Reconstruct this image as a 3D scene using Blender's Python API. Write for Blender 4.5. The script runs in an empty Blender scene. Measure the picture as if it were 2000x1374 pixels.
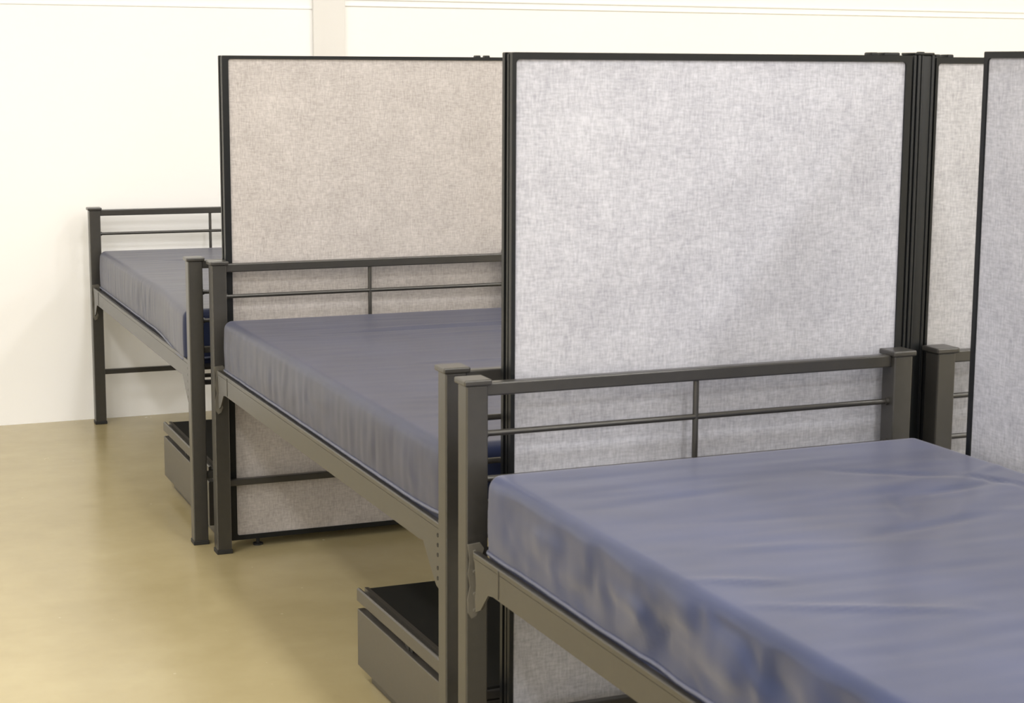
import bpy, bmesh, math
from mathutils import Vector, Matrix, noise

scene = bpy.context.scene
COL = scene.collection
PI = math.pi

# ------------------------------------------------------------------ materials
def new_mat(name):
    m = bpy.data.materials.new(name); m.use_nodes = True
    nt = m.node_tree; b = nt.nodes['Principled BSDF']
    return m, nt, b

def mapped(nt, scale=(1, 1, 1), coord='Object'):
    tc = nt.nodes.new('ShaderNodeTexCoord'); mp = nt.nodes.new('ShaderNodeMapping')
    mp.inputs['Scale'].default_value = scale
    nt.links.new(tc.outputs[coord], mp.inputs['Vector'])
    return mp.outputs['Vector']

def noise_tex(nt, vec, scale, detail=3, rough=.5):
    n = nt.nodes.new('ShaderNodeTexNoise')
    n.inputs['Scale'].default_value = scale; n.inputs['Detail'].default_value = detail
    n.inputs['Roughness'].default_value = rough
    nt.links.new(vec, n.inputs['Vector'])
    return n.outputs['Fac']

def ramp(nt, fac, stops):
    r = nt.nodes.new('ShaderNodeValToRGB')
    el = r.color_ramp.elements
    while len(el) < len(stops): el.new(.5)
    for e, (p, c) in zip(el, stops):
        e.position = p; e.color = (*c, 1)
    nt.links.new(fac, r.inputs['Fac'])
    return r.outputs['Color']

def math_node(nt, op, a, b):
    n = nt.nodes.new('ShaderNodeMath'); n.operation = op
    for i, v in enumerate((a, b)):
        if isinstance(v, (int, float)): n.inputs[i].default_value = v
        else: nt.links.new(v, n.inputs[i])
    return n.outputs[0]

def bump(nt, b, h, strength, dist):
    n = nt.nodes.new('ShaderNodeBump')
    n.inputs['Strength'].default_value = strength; n.inputs['Distance'].default_value = dist
    nt.links.new(h, n.inputs['Height']); nt.links.new(n.outputs['Normal'], b.inputs['Normal'])

def metal_paint(name, col, rough, spec=.5, ior=1.5):
    m, nt, b = new_mat(name)
    v = mapped(nt)
    f = noise_tex(nt, v, 60, 3)
    c = ramp(nt, f, [(.3, tuple(x*.92 for x in col)), (.7, tuple(x*1.08 for x in col))])
    nt.links.new(c, b.inputs['Base Color'])
    b.inputs['Roughness'].default_value = rough
    b.inputs['Specular IOR Level'].default_value = spec
    b.inputs['IOR'].default_value = ior
    bump(nt, b, noise_tex(nt, v, 700, 2), .12, .0006)
    return m

M = {}
M['frame_metal'] = metal_paint('dark_bronze_powder_coat', (.030, .028, .025), .31, .85)
M['trim_metal'] = metal_paint('black_trim_extrusion', (.007, .008, .009), .38, .35)
M['drawer_metal'] = metal_paint('taupe_drawer_steel', (.048, .043, .037), .36, .8)
M['drawer_top'] = metal_paint('black_drawer_top', (.010, .010, .009), .6, .25)
M['steel'] = metal_paint('worn_bracket_steel', (.12, .112, .095), .35)
M['rubber'] = metal_paint('black_rubber', (.012, .012, .012), .6)

def fabric(name, a, b_, seam=None):
    m, nt, b = new_mat(name)
    v1 = mapped(nt, (1, 1, .22)); v2 = mapped(nt, (.22, .22, 1)); v3 = mapped(nt)
    f1 = noise_tex(nt, v1, 210, 3, .6); f2 = noise_tex(nt, v2, 210, 3, .6)
    f3 = noise_tex(nt, v3, 9, 3)
    s = math_node(nt, 'ADD', math_node(nt, 'MULTIPLY', f1, .42), math_node(nt, 'MULTIPLY', f2, .38))
    s = math_node(nt, 'ADD', s, math_node(nt, 'MULTIPLY', f3, .2))
    c = ramp(nt, s, [(.36, a), (.64, b_)])
    nt.links.new(c, b.inputs['Base Color'])
    b.inputs['Roughness'].default_value = .95
    b.inputs['Specular IOR Level'].default_value = .15
    bump(nt, b, s, .5, .002)
    return m
M['fabric_beige'] = fabric('beige_grey_weave', (.33, .305, .292), (.51, .475, .46))
M['fabric_grey'] = fabric('cool_grey_weave', (.325, .327, .37), (.525, .53, .58))
M['fabric_pale'] = fabric('pale_grey_weave', (.325, .32, .335), (.515, .51, .525))

def vinyl(name, c0, c1, sheen, spec, rough):
    m, nt, b = new_mat(name)
    v = mapped(nt)
    f = noise_tex(nt, v, 6, 3)
    c = ramp(nt, f, [(.3, c0), (.7, c1)])
    nt.links.new(c, b.inputs['Base Color'])
    b.inputs['Roughness'].default_value = rough
    b.inputs['Specular IOR Level'].default_value = spec
    b.inputs['Sheen Weight'].default_value = sheen
    b.inputs['Sheen Roughness'].default_value = .5
    b.inputs['Sheen Tint'].default_value = (1, .95, .92, 1)
    bump(nt, b, noise_tex(nt, v, 900, 2), .15, .0006)
    return m
M['vinyl'] = vinyl('navy_mattress_vinyl', (.017, .024, .062), (.022, .031, .078), .12, .28, .33)
M['vinyl_glossy_lit'] = vinyl('lit_glossier_navy_vinyl', (.023, .034, .085), (.029, .042, .106), .25, .17, .27)  # same navy vinyl, stronger light on nearest mattress put into colour and sheen
M['piping'] = metal_paint('slate_blue_piping', (.095, .105, .16), .4)

def wall_mat():
    m, nt, b = new_mat('white_painted_wall')
    v = mapped(nt)
    c = ramp(nt, noise_tex(nt, v, 1.2, 4), [(.3, (.875, .872, .868)), (.7, (.895, .892, .888))])
    nt.links.new(c, b.inputs['Base Color'])
    b.inputs['Roughness'].default_value = .75
    bump(nt, b, noise_tex(nt, v, 120, 3), .08, .001)
    return m
M['wall'] = wall_mat()
m, nt, b = new_mat('grey_white_pilaster'); b.inputs['Roughness'].default_value = .6
nt.links.new(ramp(nt, noise_tex(nt, mapped(nt, (1, 1, .1)), 8), [(.3, (.70, .69, .68)), (.7, (.73, .72, .71))]), b.inputs['Base Color'])
M['pilaster'] = m

def floor_mat():
    m, nt, b = new_mat('polished_beige_concrete')
    v = mapped(nt)
    f1 = noise_tex(nt, v, 1.3, 5, .6); f2 = noise_tex(nt, v, 7, 4, .55)
    s = math_node(nt, 'ADD', math_node(nt, 'MULTIPLY', f1, .75), math_node(nt, 'MULTIPLY', f2, .25))
    c = ramp(nt, s, [(.30, (.370, .305, .160)), (.5, (.425, .355, .195)), (.70, (.480, .41, .235))])
    # sparse pale aggregate flecks
    vo = nt.nodes.new('ShaderNodeTexVoronoi'); vo.inputs['Scale'].default_value = 9
    nt.links.new(v, vo.inputs['Vector'])
    lt = math_node(nt, 'LESS_THAN', vo.outputs['Distance'], .035)
    mx = nt.nodes.new('ShaderNodeMix'); mx.data_type = 'RGBA'
    nt.links.new(math_node(nt, 'MULTIPLY', lt, .5), mx.inputs['Factor'])
    nt.links.new(c, mx.inputs['A']); mx.inputs['B'].default_value = (.62, .54, .38, 1)
    nt.links.new(mx.outputs['Result'], b.inputs['Base Color'])
    r = nt.nodes.new('ShaderNodeMapRange'); nt.links.new(f2, r.inputs['Value'])
    r.inputs['To Min'].default_value = .17; r.inputs['To Max'].default_value = .31
    nt.links.new(r.outputs['Result'], b.inputs['Roughness'])
    b.inputs['Specular IOR Level'].default_value = .45
    bump(nt, b, noise_tex(nt, v, 5, 3), .06, .004)
    return m
M['floor'] = floor_mat()
m, nt, b = new_mat('white_ceiling'); b.inputs['Roughness'].default_value = .9
nt.links.new(ramp(nt, noise_tex(nt, mapped(nt), 3), [(.3, (.86, .855, .845)), (.7, (.89, .885, .875))]), b.inputs['Base Color'])
M['ceiling'] = m

# ------------------------------------------------------------------ mesh helpers
def bx(bm, x0, x1, y0, y1, z0, z1, bev=0, seg=2):
    t = bmesh.new(); bmesh.ops.create_cube(t, size=1)
    for v in t.verts:
        v.co = Vector((x0+(v.co.x+.5)*(x1-x0), y0+(v.co.y+.5)*(y1-y0), z0+(v.co.z+.5)*(z1-z0)))
    if bev: bmesh.ops.bevel(t, geom=t.edges[:], offset=bev, segments=seg, affect='EDGES', profile=.5)
    merge(bm, t)

def merge(bm, t):
    me = bpy.data.meshes.new('tmp'); t.to_mesh(me); t.free()
    bm.from_mesh(me); bpy.data.meshes.remove(me)

def tube(bm, pts, r, n=12, closed=False):
    pts = [Vector(p) for p in pts]; rings = []
    N = len(pts)
    for i, p in enumerate(pts):
        a = pts[(i-1) % N] if (closed or i > 0) else p
        c = pts[(i+1) % N] if (closed or i < N-1) else p
        d = (c-a).normalized()
        up = Vector((0, 0, 1)) if abs(d.z) < .9 else Vector((1, 0, 0))
        s = d.cross(up).normalized(); u = s.cross(d)
        rings.append([bm.verts.new(p+s*r*math.cos(2*PI*k/n)+u*r*math.sin(2*PI*k/n)) for k in range(n)])
    for i in range(N if closed else N-1):
        A, B = rings[i], rings[(i+1) % N]
        for k in range(n): bm.faces.new((A[k], A[(k+1) % n], B[(k+1) % n], B[k]))
    if not closed:
        bm.faces.new(rings[0][::-1]); bm.faces.new(rings[-1])

def prism(bm, poly, axis, a, b):
    """poly: 2D outline; extruded along axis between a and b"""
    def P(u, v, w):
        return {'x': (w, u, v), 'y': (u, w, v), 'z': (u, v, w)}[axis]
    A = [bm.verts.new(P(u, v, a)) for u, v in poly]
    B = [bm.verts.new(P(u, v, b)) for u, v in poly]
    bm.faces.new(A[::-1]); bm.faces.new(B)
    n = len(poly)
    for i in range(n): bm.faces.new((A[i], A[(i+1) % n], B[(i+1) % n], B[i]))

def obj(name, bm, mat, parent=None, smooth=None):
    bmesh.ops.recalc_face_normals(bm, faces=bm.faces[:])
    me = bpy.data.meshes.new(name); bm.to_mesh(me); bm.free()
    me.materials.append(mat)
    if smooth is not None:
        for p in me.polygons: p.use_smooth = True
        if smooth < 179:
            me.set_sharp_from_angle(angle=math.radians(smooth))
    o = bpy.data.objects.new(name, me); COL.objects.link(o)
    if parent: o.parent = parent
    return o

def thing(name, label, cat, loc, rz=0, group=None):
    o = bpy.data.objects.new(name, None); COL.objects.link(o)
    o.location = loc; o.rotation_euler = (0, 0, rz); o.empty_display_size = .1
    o['label'] = label; o['category'] = cat; o['kind'] = 'thing'
    if group: o['group'] = group
    return o

def struct(name, bm, mat, smooth=None):
    o = obj(name, bm, mat, None, smooth); o['kind'] = 'structure'; return o

def copy_tree(o, parent=None):
    c = o.copy(); COL.objects.link(c); c.parent = parent
    for ch in o.children: copy_tree(ch, c)
    return c

# ------------------------------------------------------------------ room
YW = 7.655                                   # back wall plane
X0, X1, Y0, H = -11.0, 12.0, -14.0, 5.6
B = bmesh.new; 
bm = B(); bx(bm, X0, X1, Y0, YW+.15, -.12, 0); struct('floor', bm, M['floor'])
bm = B(); bx(bm, X0, X1, YW, YW+.15, 0, H); struct('wall_back', bm, M['wall'])
bm = B(); bx(bm, X0-.15, X0, Y0, YW+.15, 0, H); struct('wall_left', bm, M['wall'])
bm = B(); bx(bm, X1, X1+.15, Y0, YW+.15, 0, H); struct('wall_right', bm, M['wall'])
bm = B(); bx(bm, X0, X1, Y0-.15, Y0, 0, H); struct('wall_front', bm, M['wall'])
bm = B(); bx(bm, X0-.15, X1+.15, Y0-.15, YW+.15, H, H+.12); struct('ceiling', bm, M['ceiling'])
bm = B(); bx(bm, 2.269, 2.415, YW-.02, YW, 0, H, .003); struct('trim_1', bm, M['pilaster'])
bm = B(); bx(bm, X0, 2.269, YW-.004, YW, 1.762, 1.772, .0018); struct('trim_2', bm, M['wall'])
bm = B(); bx(bm, 2.415, X1, YW-.006, YW, 1.806, 1.816, .0025); struct('trim_3', bm, M['wall'])
bm = B(); bx(bm, 2.415, X1, YW-.006, YW, 1.778, 1.785, .0025); struct('trim_4', bm, M['wall'])

# ------------------------------------------------------------------ bed frames
S = .046        # post section
W = 1.0278      # outer width
L = 2.06        # post face to post face
HP = .925       # post height
ZT, ZB = .5916, .5294   # side rail top and bottom

def end_frame(root, y):
    """one end of the bed: two posts, top rail, three thin rails, spindle, low rail"""
    for x in (0, W-S):
        bm = B(); bx(bm, x, x+S, y, y+S, .012, HP-.012, .003)
        p = obj('post', bm, M['frame_metal'], root)
        bm = B(); bx(bm, x-.006, x+S+.006, y-.006, y+S+.006, HP-.012, HP, .003)
        obj('post_cap', bm, M['frame_metal'], p)
        bm = B(); bx(bm, x-.002, x+S+.002, y-.002, y+S+.002, 0, .014, .002)
        obj('foot_glide', bm, M['rubber'], p)
    a, b, c = S-.001, W-S+.001, y+S/2
    bm = B(); bx(bm, a, b, c-.012, c+.012, .889, .9152, .003); obj('top_rail', bm, M['frame_metal'], root)
    for z, r in ((.813, .0062), (.722, .0062)):
        bm = B(); tube(bm, [(a, c, z), (b, c, z)], r)
        # small weld collars where the rod meets the posts
        tube(bm, [(a, c, z), (a+.008, c, z)], r+.0025); tube(bm, [(b-.008, c, z), (b, c, z)], r+.0025)
        obj('cross_rod', bm, M['frame_metal'], root, 40)
    bm = B(); tube(bm, [(W/2, c, .640), (W/2, c, .892)], .0062); obj('spindle', bm, M['frame_metal'], root, 40)
    bm = B(); bx(bm, a, b, c-.010, c+.010, .620, .640, .003); obj('deck_level_rail', bm, M['frame_metal'], root)
    bm = B(); bx(bm, a, b, c-.011, c+.011, .213, .234, .003); obj('low_rail', bm, M['frame_metal'], root)

def side_rail(root, x, sgn):
    """x: outer face, sgn=+1 body lies towards +x"""
    bm = B()
    y0, y1 = S+.004, L-.004
    # outer plate with a flare at both ends (hangs down to .455 next to the posts)
    out = [(y0, ZT-.012), (y0, .452), (y0+.018, .456), (y0+.052, .486), (y0+.100, ZB+.003), (y0+.125, ZB),
           (y1-.125, ZB), (y1-.100, ZB-.004), (y1-.062, .486), (y1-.036, .474), (y1-.032, .50), (y1-.038, .53), (y1-.030, ZT-.02), (y1-.022, ZT-.012)]
    xa, xb = sorted((x, x+sgn*.004))
    prism(bm, out, 'x', xa, xb)
    # rolled top lip and inner return
    xa, xb = sorted((x, x+sgn*.014)); bx(bm, xa, xb, y0, y1-.020, ZT-.013, ZT, .0025)
    xa, xb = sorted((x+sgn*.003, x+sgn*.030)); bx(bm, xa, xb, y0+.13, y1-.13, ZB, ZB+.004)
    r = obj('side_rail', bm, M['frame_metal'], root)
    # end brackets
    for near in (True, False):
        bm = B()
        yc = y0 if near else y1
        d = 1 if near else -1
        # wavy hook plate lying against the post face
        w = [(-.014, .600), (.012, .602), (.020, .590), (.014, .572), (.019, .552), (.012, .528), (.002, .508),
             (.004, .486), (.010, .470), (.004, .455), (-.006, .450), (-.013, .462), (-.014, .49), (-.009, .515),
             (-.013, .54), (-.010, .57)]
        xm = x + (.012 if sgn > 0 else -.012)
        ya, yb = sorted((yc-d*.004, yc+d*.0005))
        prism(bm, [(xm+sgn*u, z) for u, z in w], 'y', ya, yb)
        # rivets
        for z in (.585, .545, .500, .467):
            tube(bm, [(xm, yc-d*.001, z), (xm, yc+d*.006, z)], .0042, 10)
        xa, xb = sorted((xm, xm+sgn*.004))
        ya, yb = sorted((yc, yc-d*.034)); bx(bm, xa, xb, ya, yb, .49, .585, .001)
        obj('hook_bracket', bm, M['steel'], r)
        if near:
            bm = B()
            for z in (.566, .545, .524, .496, .474):
                tube(bm, [(x-sgn*.0015, yc+.007, z), (x+sgn*.002, yc+.007, z)], .0045, 10)
            obj('rivet_row', bm, M['rubber'], r)
            continue
        # stiffener seam where the rail tube begins
        bm = B(); ys = yc+d*.150
        xa, xb = sorted((x-sgn*.0015, x+sgn*.002))
        bx(bm, xa, xb, ys-.003, ys+.003, ZB+.003, ZT-.004, .001)
        obj('weld_seam', bm, M['frame_metal'], r)

def make_bed(label, loc, rz):
    root = thing('bed_frame', label, 'bed', loc, rz, 'metal dormitory bed frames')
    end_frame(root, 0); end_frame(root, L)
    side_rail(root, .004, 1); side_rail(root, W-.004, -1)
    # spring deck: border bars and cross slats
    bm = B()
    bx(bm, .036, .050, .08, L-.05, .505, .520, .002); bx(bm, W-.050, W-.036, .08, L-.05, .505, .520, .002)
    for y in (.08, L-.064): bx(bm, .036, W-.036, y, y+.014, .505, .520, .002)
    bx(bm, .036, W-.036, .055, L-.012, .562, .568)
    for x in (.036, W-.05):
        for y in (.1, .5, .9, 1.3, 1.7, L-.08): bx(bm, x, x+.014, y-.01, y+.01, .519, .563)
    obj('spring_deck', bm, M['frame_metal'], root)
    bm = B()
    for i in range(12):
        y = .2+i*.15; bx(bm, .048, W-.048, y, y+.03, .508, .516)
    obj('deck_slats', bm, M['frame_metal'], root)
    return root

XL = 1.2378
bedA = make_bed('dark metal bed frame standing against the white back wall', (XL-.0285, 5.469, 0), -.0445/L)
bedB = copy_tree(bedA); bedB.location = (XL, 3.273, 0); bedB.rotation_euler.z = -.0145/L
bedB['label'] = 'middle dark metal bed frame, its head end in front of the beige partition panel'
bedC = copy_tree(bedA); bedC.location = (XL-.0133, 3.1254-L, 0); bedC.rotation_euler.z = 0
bedC['label'] = 'nearest dark metal bed frame, its head end in front of the large grey partition panel'
bedD = copy_tree(bedA); bedD.location = (2.318, 3.1254-L, 0); bedD.rotation_euler.z = 0
bedD['label'] = 'bed frame mostly hidden behind the partition at the right edge, with no mattress on it'

# ------------------------------------------------------------------ mattresses
def coords(half, r, step):
    a = half-r; n = max(2, int(2*a/step))
    mid = [-a+2*a*i/n for i in range(n+1)]
    e = [r*(k/5) for k in range(1, 6)]
    return [-half+r-x for x in reversed(e)] + mid + [half-r+x for x in e]

def seg_dist(px, py, a, b):
    ax, ay = a; bx_, by = b
    dx, dy = bx_-ax, by-ay
    t = max(0, min(1, ((px-ax)*dx+(py-ay)*dy)/(dx*dx+dy*dy)))
    return math.hypot(px-ax-t*dx, py-ay-t*dy), t

def make_mattress(label, loc, rz, w, l, h, disp, mat='vinyl'):
    root = thing('mattress', label, 'mattress', loc, rz, 'navy vinyl mattresses on the bed frames')
    bm = B(); r = .024
    hx, hy, hz = w/2, l/2, h/2
    xs, ys, zs = coords(hx, r, .0125), coords(hy, r, .0125), coords(hz, r, .009)
    cache = {}
    def V(x, y, z):
        k = (round(x, 6), round(y, 6), round(z, 6))
        if k in cache: return cache[k]
        p = Vector((x, y, z))
        q = Vector((max(-hx+r, min(hx-r, x)), max(-hy+r, min(hy-r, y)), max(-hz+r, min(hz-r, z))))
        n = (p-q).normalized(); p = q+n*r
        d, off = disp(p.x+hx, p.y+hy, p.z+hz, n, w, l, h)
        p = p+n*d+off
        cache[k] = bm.verts.new((p.x+hx, p.y+hy, p.z+hz)); return cache[k]
    def grid(us, vs, f):
        for i in range(len(us)-1):
            for j in range(len(vs)-1):
                q = [V(*f(us[i], vs[j])), V(*f(us[i+1], vs[j])), V(*f(us[i+1], vs[j+1])), V(*f(us[i], vs[j+1]))]
                bm.faces.new(q)
    for sx in (-hx, hx): grid(ys, zs, lambda a, b_: (sx, a, b_))
    for sy in (-hy, hy): grid(xs, zs, lambda a, b_: (a, sy, b_))
    for sz in (-hz, hz): grid(xs, ys, lambda a, b_: (a, b_, sz))
    obj('cover', bm, M[mat], root, 180)
    # piping round the lower edge, following the same displacement
    pts = []
    rc = r
    def add(x, y, nx, ny):
        d, off = disp(x, y, .030, Vector((nx, ny, 0)), w, l, h)
        pts.append((x+nx*(d+.0008)+off.x, y+ny*(d+.0008)+off.y, .030+off.z))
    n = 60
    for i in range(n): add(0, rc+(l-2*rc)*(1-i/n), -1, 0)
    for k in range(6): a = PI+PI/2*k/6; add(rc+rc*math.cos(a), rc+rc*math.sin(a), math.cos(a), math.sin(a))
    for i in range(20): add(rc+(w-2*rc)*i/20, 0, 0, -1)
    for k in range(6): a = 1.5*PI+PI/2*k/6; add(w-rc+rc*math.cos(a), rc+rc*math.sin(a), math.cos(a), math.sin(a))
    for i in range(n): add(w, rc+(l-2*rc)*i/n, 1, 0)
    for k in range(6): a = PI/2*k/6; add(w-rc+rc*math.cos(a), l-rc+rc*math.sin(a), math.cos(a), math.sin(a))
    for i in range(20): add(w-rc-(w-2*rc)*i/20, l, 0, 1)
    for k in range(6): a = PI/2+PI/2*k/6; add(rc+rc*math.cos(a), l-rc+rc*math.sin(a), math.cos(a), math.sin(a))
    bm = B(); tube(bm, pts, .0042, 8, True)
    obj('piping', bm, M['piping'], root, 180)
    return root

def nz(x, y, z): return noise.noise(Vector((x, y, z)))

def disp_common(x, y, z, n, w, l, h, seed, top=.0022, side=.0022, crumple=0, ridges=()):
    d = 0
    ex = min(x, w-x, y, l-y)
    if n.z > .3:
        k = n.z*min(1, max(0, ex/.10))
        d += k*(.7*top*nz(x*2.2, y*13, seed) + .6*top*nz(x*5, y*32, seed+4) + top*1.2*nz(x*1.6, y*2.4, seed+9))
        for a, b_, wd, am in ridges:
            q, t = seg_dist(x, y, a, b_)
            f = math.exp(-(q/wd)**2)*math.sin(PI*min(1, max(0, .12+.76*t)))
            d += am*f*n.z
    if abs(n.z) < .7:
        kk = 1-abs(n.z); zz = math.sin(PI*min(1, max(0, z/h)))
        env = .5+.9*max(0, nz(y*1.7+x*1.7, seed, 3))
        d += kk*zz*env*(side*nz((y+x)*30, z*5+(y+x)*4, seed+2)+.7*side*nz((y+x)*60, z*9, seed+5))
        d += kk*zz*.004
        if crumple:
            v = nz((y+x)*8.5, z*16, seed+7); v2 = nz((y+x)*15+2*v, z*22, seed+8)
            d += kk*zz*crumple*(v+.55*v2)
    return d

def disp_A(x, y, z, n, w, l, h):
    d = disp_common(x, y, z, n, w, l, h, 3.1, .0018, .0042, 0,
        [((.18, 1.42), (.62, 1.40), .010, -.006), ((.30, 1.22), (.75, 1.18), .012, -.004), ((.45, .85), (.95, .78), .012, -.005)])
    t = max(0, 1-y/.62); u = max(0, 1-x/.35)
    t = t*t*(3-2*t)
    return d, Vector((-.020*t*u, 0, -.014*t*u*(1 if z < h*.5 else .5)))

def disp_B(x, y, z, n, w, l, h):
    d = disp_common(x, y, z, n, w, l, h, 8.7, .0015, .0034, .0016,
        [((.35, 1.62), (.95, 1.63), .011, .004), ((.2, 1.57), (.95, 1.58), .010, -.004), ((.45, 1.46), (.95, 1.47), .010, .003),
         ((.3, 1.0), (.9, .96), .014, .004)])
    t = max(0, 1-y/.22); u = max(0, 1-x/.3)
    return d, Vector((0, 0, .010*t*t*u if z < h*.5 else 0))

RC = []   # ridges on the near mattress: (start, end, width, height) in its own metres
def disp_C(x, y, z, n, w, l, h):
    d = disp_common(x, y, z, n, w, l, h, 5.3, .0018, .0016, .0145*(.25+.75*min(1, max(0, (1.95-y)/.7))), RC)
    return d, Vector((0, 0, 0))

MW, ML, MH = .985, 1.965, .182
def c_local(X, Y): return (X-1.246, Y-1.110)
for a, b_, wd, am in (((1.87, 2.86), (2.10, 2.71), .014, -.005), ((2.10, 2.71), (2.14, 2.64), .012, -.006), ((2.13, 2.65), (2.20, 2.50), .012, -.005),
                      ((2.12, 2.66), (1.86, 2.62), .012, -.006), ((1.86, 2.62), (1.81, 2.51), .012, -.006), ((1.68, 2.42), (1.98, 2.47), .016, -.006),
                      ((1.88, 2.16), (1.95, 2.14), .015, -.006), ((1.95, 2.14), (2.02, 2.22), .015, -.006), ((1.29, 2.15), (1.58, 2.02), .012, .006),
                      ((1.27, 2.30), (1.40, 2.24), .012, .005), ((2.10, 2.72), (2.22, 2.78), .012, .005), ((1.92, 2.50), (2.15, 2.64), .03, .005),
                      ((1.75, 2.70), (2.10, 2.72), .03, .004), ((2.0, 2.1), (2.16, 2.36), .04, .006), ((1.4, 2.6), (1.8, 2.55), .018, -.003),
                      ((1.35, 2.45), (1.75, 2.36), .018, .003), ((1.3, 2.75), (1.7, 2.8), .02, -.003), ((1.85, 1.95), (2.2, 1.88), .015, .004)):
    RC.append((c_local(*a), c_local(*b_), wd, am*.65))

make_mattress('navy vinyl mattress on the bed against the white wall, sagging over its rail',
              (XL-.0285+.030, 5.469+.115, .5685), -.0445/L, MW, 1.88, MH, disp_A)
make_mattress('navy vinyl mattress on the middle bed, in front of the beige panel',
              (XL+.019, 3.273+.060, .5685), -.0145/L, MW, ML-.02, MH, disp_B)
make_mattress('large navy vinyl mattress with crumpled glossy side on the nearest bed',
              (1.246, 1.110, .5685), 0, MW, ML, MH, disp_C, 'vinyl_glossy_lit')

# ------------------------------------------------------------------ partition panels
def rrect(x0, x1, z0, z1, r, n=5):
    pts = []
    for cx, cz, a0 in ((x1-r, z0+r, -PI/2), (x1-r, z1-r, 0), (x0+r, z1-r, PI/2), (x0+r, z0+r, PI)):
        for k in range(n+1):
            a = a0+PI/2*k/n; pts.append((cx+r*math.cos(a), cz+r*math.sin(a)))
    return pts

PT = .050    # thickness
def panel(label, loc, rz, width, height, fab, fl=.014, fr=.014, ft=.013, z_bot=.027, fb=.015, clips=(), feet=()):
    """local: x along the panel, y depth (0 = face seen), z up"""
    root = thing('divider_screen', label, 'divider', loc, rz, 'fabric partition panels between the beds')
    # frame: hollow rectangle with rounded inner corners, and a groove down both ends
    bm = B()
    for y in (0, PT-.012):
        oi = rrect(fl, width-fr, z_bot+fb, height-ft, .008)
        oo = rrect(0, width, z_bot, height, .003)
        F = [bm.verts.new((u, y, v)) for u, v in oo]; G = [bm.verts.new((u, y, v)) for u, v in oi]
        F2 = [bm.verts.new((u, y+.012, v)) for u, v in oo]; G2 = [bm.verts.new((u, y+.012, v)) for u, v in oi]
        n = len(F)
        for i in range(n):
            j = (i+1) % n
            bm.faces.new((F[i], F[j], G[j], G[i])); bm.faces.new((F2[i], G2[i], G2[j], F2[j]))
            bm.faces.new((F[i], F2[i], F2[j], F[j])); bm.faces.new((G[i], G[j], G2[j], G2[i]))
    e = .006
    bx(bm, e, fl+.004, .010, PT-.010, z_bot+.01, height-.01)
    bx(bm, width-fr-.004, width-e, .010, PT-.010, z_bot+.01, height-.01)
    bx(bm, .004, width-.004, .008, PT-.008, height-ft-.002, height-.001)
    bx(bm, .004, width-.004, .008, PT-.008, z_bot+.001, z_bot+fb)
    for x in (.0015, width-.0055): bx(bm, x, x+.004, .021, .029, z_bot+.01, height-.004)
    obj('panel_frame', bm, M['trim_metal'], root, 35)
    bm = B()
    bx(bm, fl-.002, width-fr+.002, .004, PT-.004, z_bot+fb-.002, height-ft+.002, .003)
    obj('fabric_infill', bm, fab, root, 35)
    for x, cw in clips:
        bm = B(); bx(bm, x, x+cw, .010, .040, height-.004, height+.0060, .003)
        obj('connector_clip', bm, M['trim_metal'], root, 35)
    for x in feet:
        bm = B()
        tube(bm, [(x, PT/2, 0), (x, PT/2, .006)], .016, 20); tube(bm, [(x, PT/2, .005), (x, PT/2, z_bot+.004)], .006, 12)
        obj('leveling_foot', bm, M['rubber'], root, 35)
    return root

panel('beige fabric partition panel behind the head of the middle bed', (1.309, 5.383, 0), 0, .953, 1.5486, M['fabric_beige'],
      fl=.020, fr=.018, ft=.010, clips=((.838, .015), (.870, .015)), feet=(.092, .85))
panel('large pale grey fabric partition panel behind the head of the nearest bed', (1.344, 3.190, 0), 0, .922, 1.5486, M['fabric_grey'],
      fl=.009, fr=.015, ft=.0135, clips=((.826, .018), (.858, .040)), feet=(.09, .83))
panel('narrow visible slice of pale fabric panel right of the dark connector post', (2.328, 3.190, 0), 0, .95, 1.5455, M['fabric_pale'],
      fl=.006, fr=.014, ft=.013, clips=((.005, .014), (.036, .016)), feet=(.12, .83))
# spine panel runs towards the camera, its visible face looks at the aisle
panel('cool grey fabric partition panel cut off by the right edge, running along the nearest bed', (2.268, 2.952, 0), -PI/2, 1.80, 1.5555, M['fabric_grey'],
      fl=.012, fr=.014, ft=.013, feet=(.1, 1.7))
# the spine's local +y points to +x after this rotation

# connector post between the two cross panels
root = thing('connector_post', 'dark grooved upright post joining two fabric panels at the right', 'post', (2.268, 3.188, 0))
bm = B()
bx(bm, .003, .057, .006, .052, 0.004, 1.549, .002)
for a, b_ in ((.0015, .0075), (.012, .0195), (.0215, .026), (.0475, .0545)):
    bx(bm, a, b_, .000, .008, .004, 1.549, .0015)
bx(bm, .0265, .047, .002, .008, .004, 1.547, .001)
obj('grooved_column', bm, M['trim_metal'], root, 35)
bm = B(); bx(bm, .004, .056, .003, .053, 1.549, 1.5545, .002); bx(bm, .020, .030, .004, .020, 1.553, 1.5565, .001)
obj('column_cap', bm, M['trim_metal'], root, 35)

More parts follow.
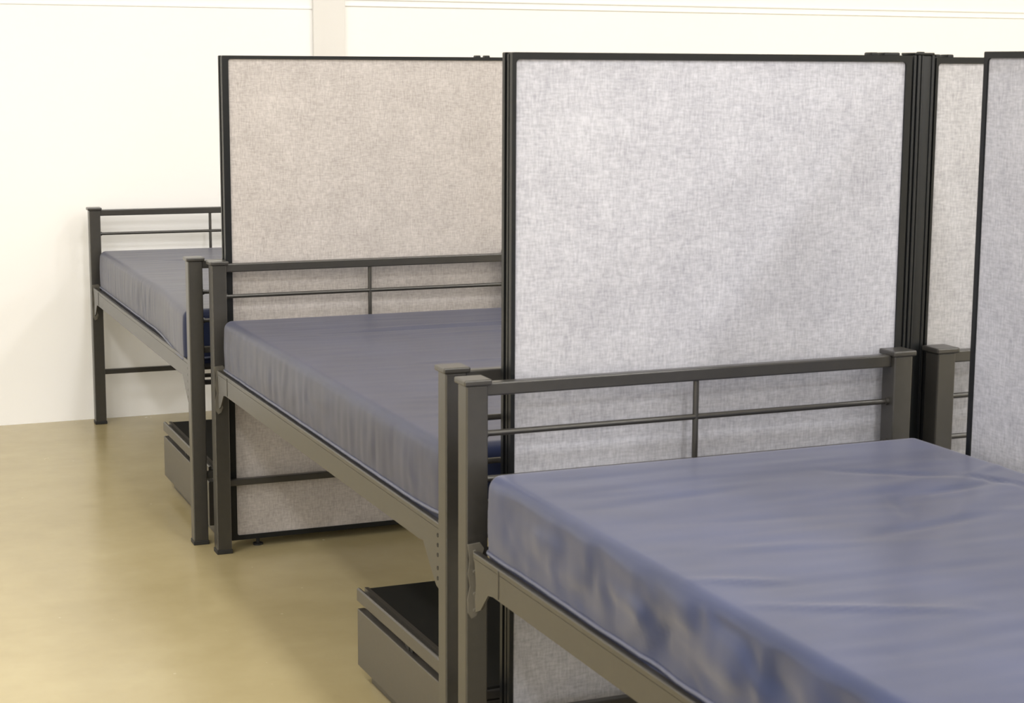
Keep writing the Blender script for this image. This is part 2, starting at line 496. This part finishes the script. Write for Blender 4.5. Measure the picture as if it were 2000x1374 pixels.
# ------------------------------------------------------------------ under-bed drawer units
def drawer(label, loc, rz):
    """local: x=0 aisle face, y=0 near end, y=ln far end"""
    root = thing('storage_drawer_unit', label, 'drawer unit', loc, rz, 'low steel drawer units under the beds')
    ln, wd, ht = .775, .80, .243
    bm = B(); bx(bm, .020, wd, .006, ln-.006, .045, ht-.035, .002)
    bx(bm, .020, wd, .012, ln-.012, ht-.036, ht-.022)
    obj('carcass', bm, M['drawer_metal'], root)
    bm = B(); bx(bm, .030, wd-.02, .02, ln-.02, 0, .046, .001); obj('plinth', bm, M['drawer_metal'], root)
    # lid: rolled outer edge, channel, raised lip and black top
    bm = B()
    prism(bm, [(0, ht-.032), (.004, ht-.034), (.010, ht-.024), (wd, ht-.024), (wd, ht-.014), (.030, ht-.014), (.030, ht-.001),
               (.020, ht-.001), (.020, ht-.012), (.009, ht-.012), (.009, ht-.002), (.004, ht), (0, ht-.003)], 'y', 0, ln)
    obj('lid_rim', bm, M['drawer_metal'], root)
    bm = B(); bx(bm, .031, wd-.004, .004, ln-.004, ht-.012, ht-.003, .001); obj('top_panel', bm, M['drawer_top'], root)
    for k in range(1):
        bm = B(); bx(bm, 0, .020, .002, ln-.002, .045, ht-.052, .0025)
        f = obj('drawer_front', bm, M['drawer_metal'], root)
        bm = B(); bx(bm, .012, .019, ln*.52, ln*.52+.05, ht-.054, ht-.040, .002); bx(bm, .009, .02, ln*.52+.015, ln*.52+.03, ht-.054, ht-.037, .002)
        obj('latch', bm, M['rubber'], f)
    return root
dr = drawer('low steel drawer unit with black top under the middle bed', (1.300, 3.285, 0), 0)
d2 = copy_tree(dr); d2.location = (1.272, 5.520, 0); d2.rotation_euler.z = -.0445/L
d2['label'] = 'low steel drawer unit with black top under the bed against the back wall'

# ------------------------------------------------------------------ lights
def area(name, loc, sx, sy, power, col=(1, .988, .985), rot=(0, 0, 0)):
    l = bpy.data.lights.new(name, 'AREA'); l.shape = 'RECTANGLE'; l.size = sx; l.size_y = sy
    l.energy = power; l.color = col
    o = bpy.data.objects.new(name, l); COL.objects.link(o); o.location = loc; o.rotation_euler = rot
    o['kind'] = 'structure'
    return o
for i, x in enumerate((-9.0, -5.4, -1.8, 1.8, 5.4, 9.0)):
    for j, y in enumerate((-12.4, -9.3, -6.2, -3.1, 0.0, 3.1)):
        area('ceiling_light', (x, y, H-.08), .6, 1.3, 170)

w = bpy.data.worlds.new('World'); scene.world = w; w.use_nodes = True
w.node_tree.nodes['Background'].inputs['Color'].default_value = (.9, .93, 1, 1)
w.node_tree.nodes['Background'].inputs['Strength'].default_value = .3

# ------------------------------------------------------------------ camera (fitted to the photograph)
f, pitch, roll, yaw, h = 3466.83, .1595, .0053, .3994, 1.5232
cam = bpy.data.cameras.new('Camera'); co = bpy.data.objects.new('Camera', cam); COL.objects.link(co)
r0 = Vector((math.cos(yaw), -math.sin(yaw), 0)); fw = Vector((math.sin(yaw), math.cos(yaw), 0)); up = Vector((0, 0, 1))
D = fw*math.cos(pitch)-up*math.sin(pitch); U = fw*math.sin(pitch)+up*math.cos(pitch)
Rx = r0*math.cos(roll)+U*math.sin(roll); Ux = -r0*math.sin(roll)+U*math.cos(roll)
mat = Matrix((Rx, Ux, -D)).transposed().to_4x4(); mat.translation = (0, 0, h)
co.matrix_world = mat
cam.sensor_fit = 'HORIZONTAL'; cam.sensor_width = 36; cam.lens = f*36/2000
cam.shift_y = -1.45/2000; cam.clip_start = .05; cam.clip_end = 60
cam.dof.use_dof = True; cam.dof.focus_distance = 5.6; cam.dof.aperture_fstop = 12
scene.camera = co

vs = scene.view_settings
vs.view_transform = 'Standard'; vs.look = 'None'; vs.gamma = 1; vs.use_curve_mapping = False
vs.exposure = -1.05
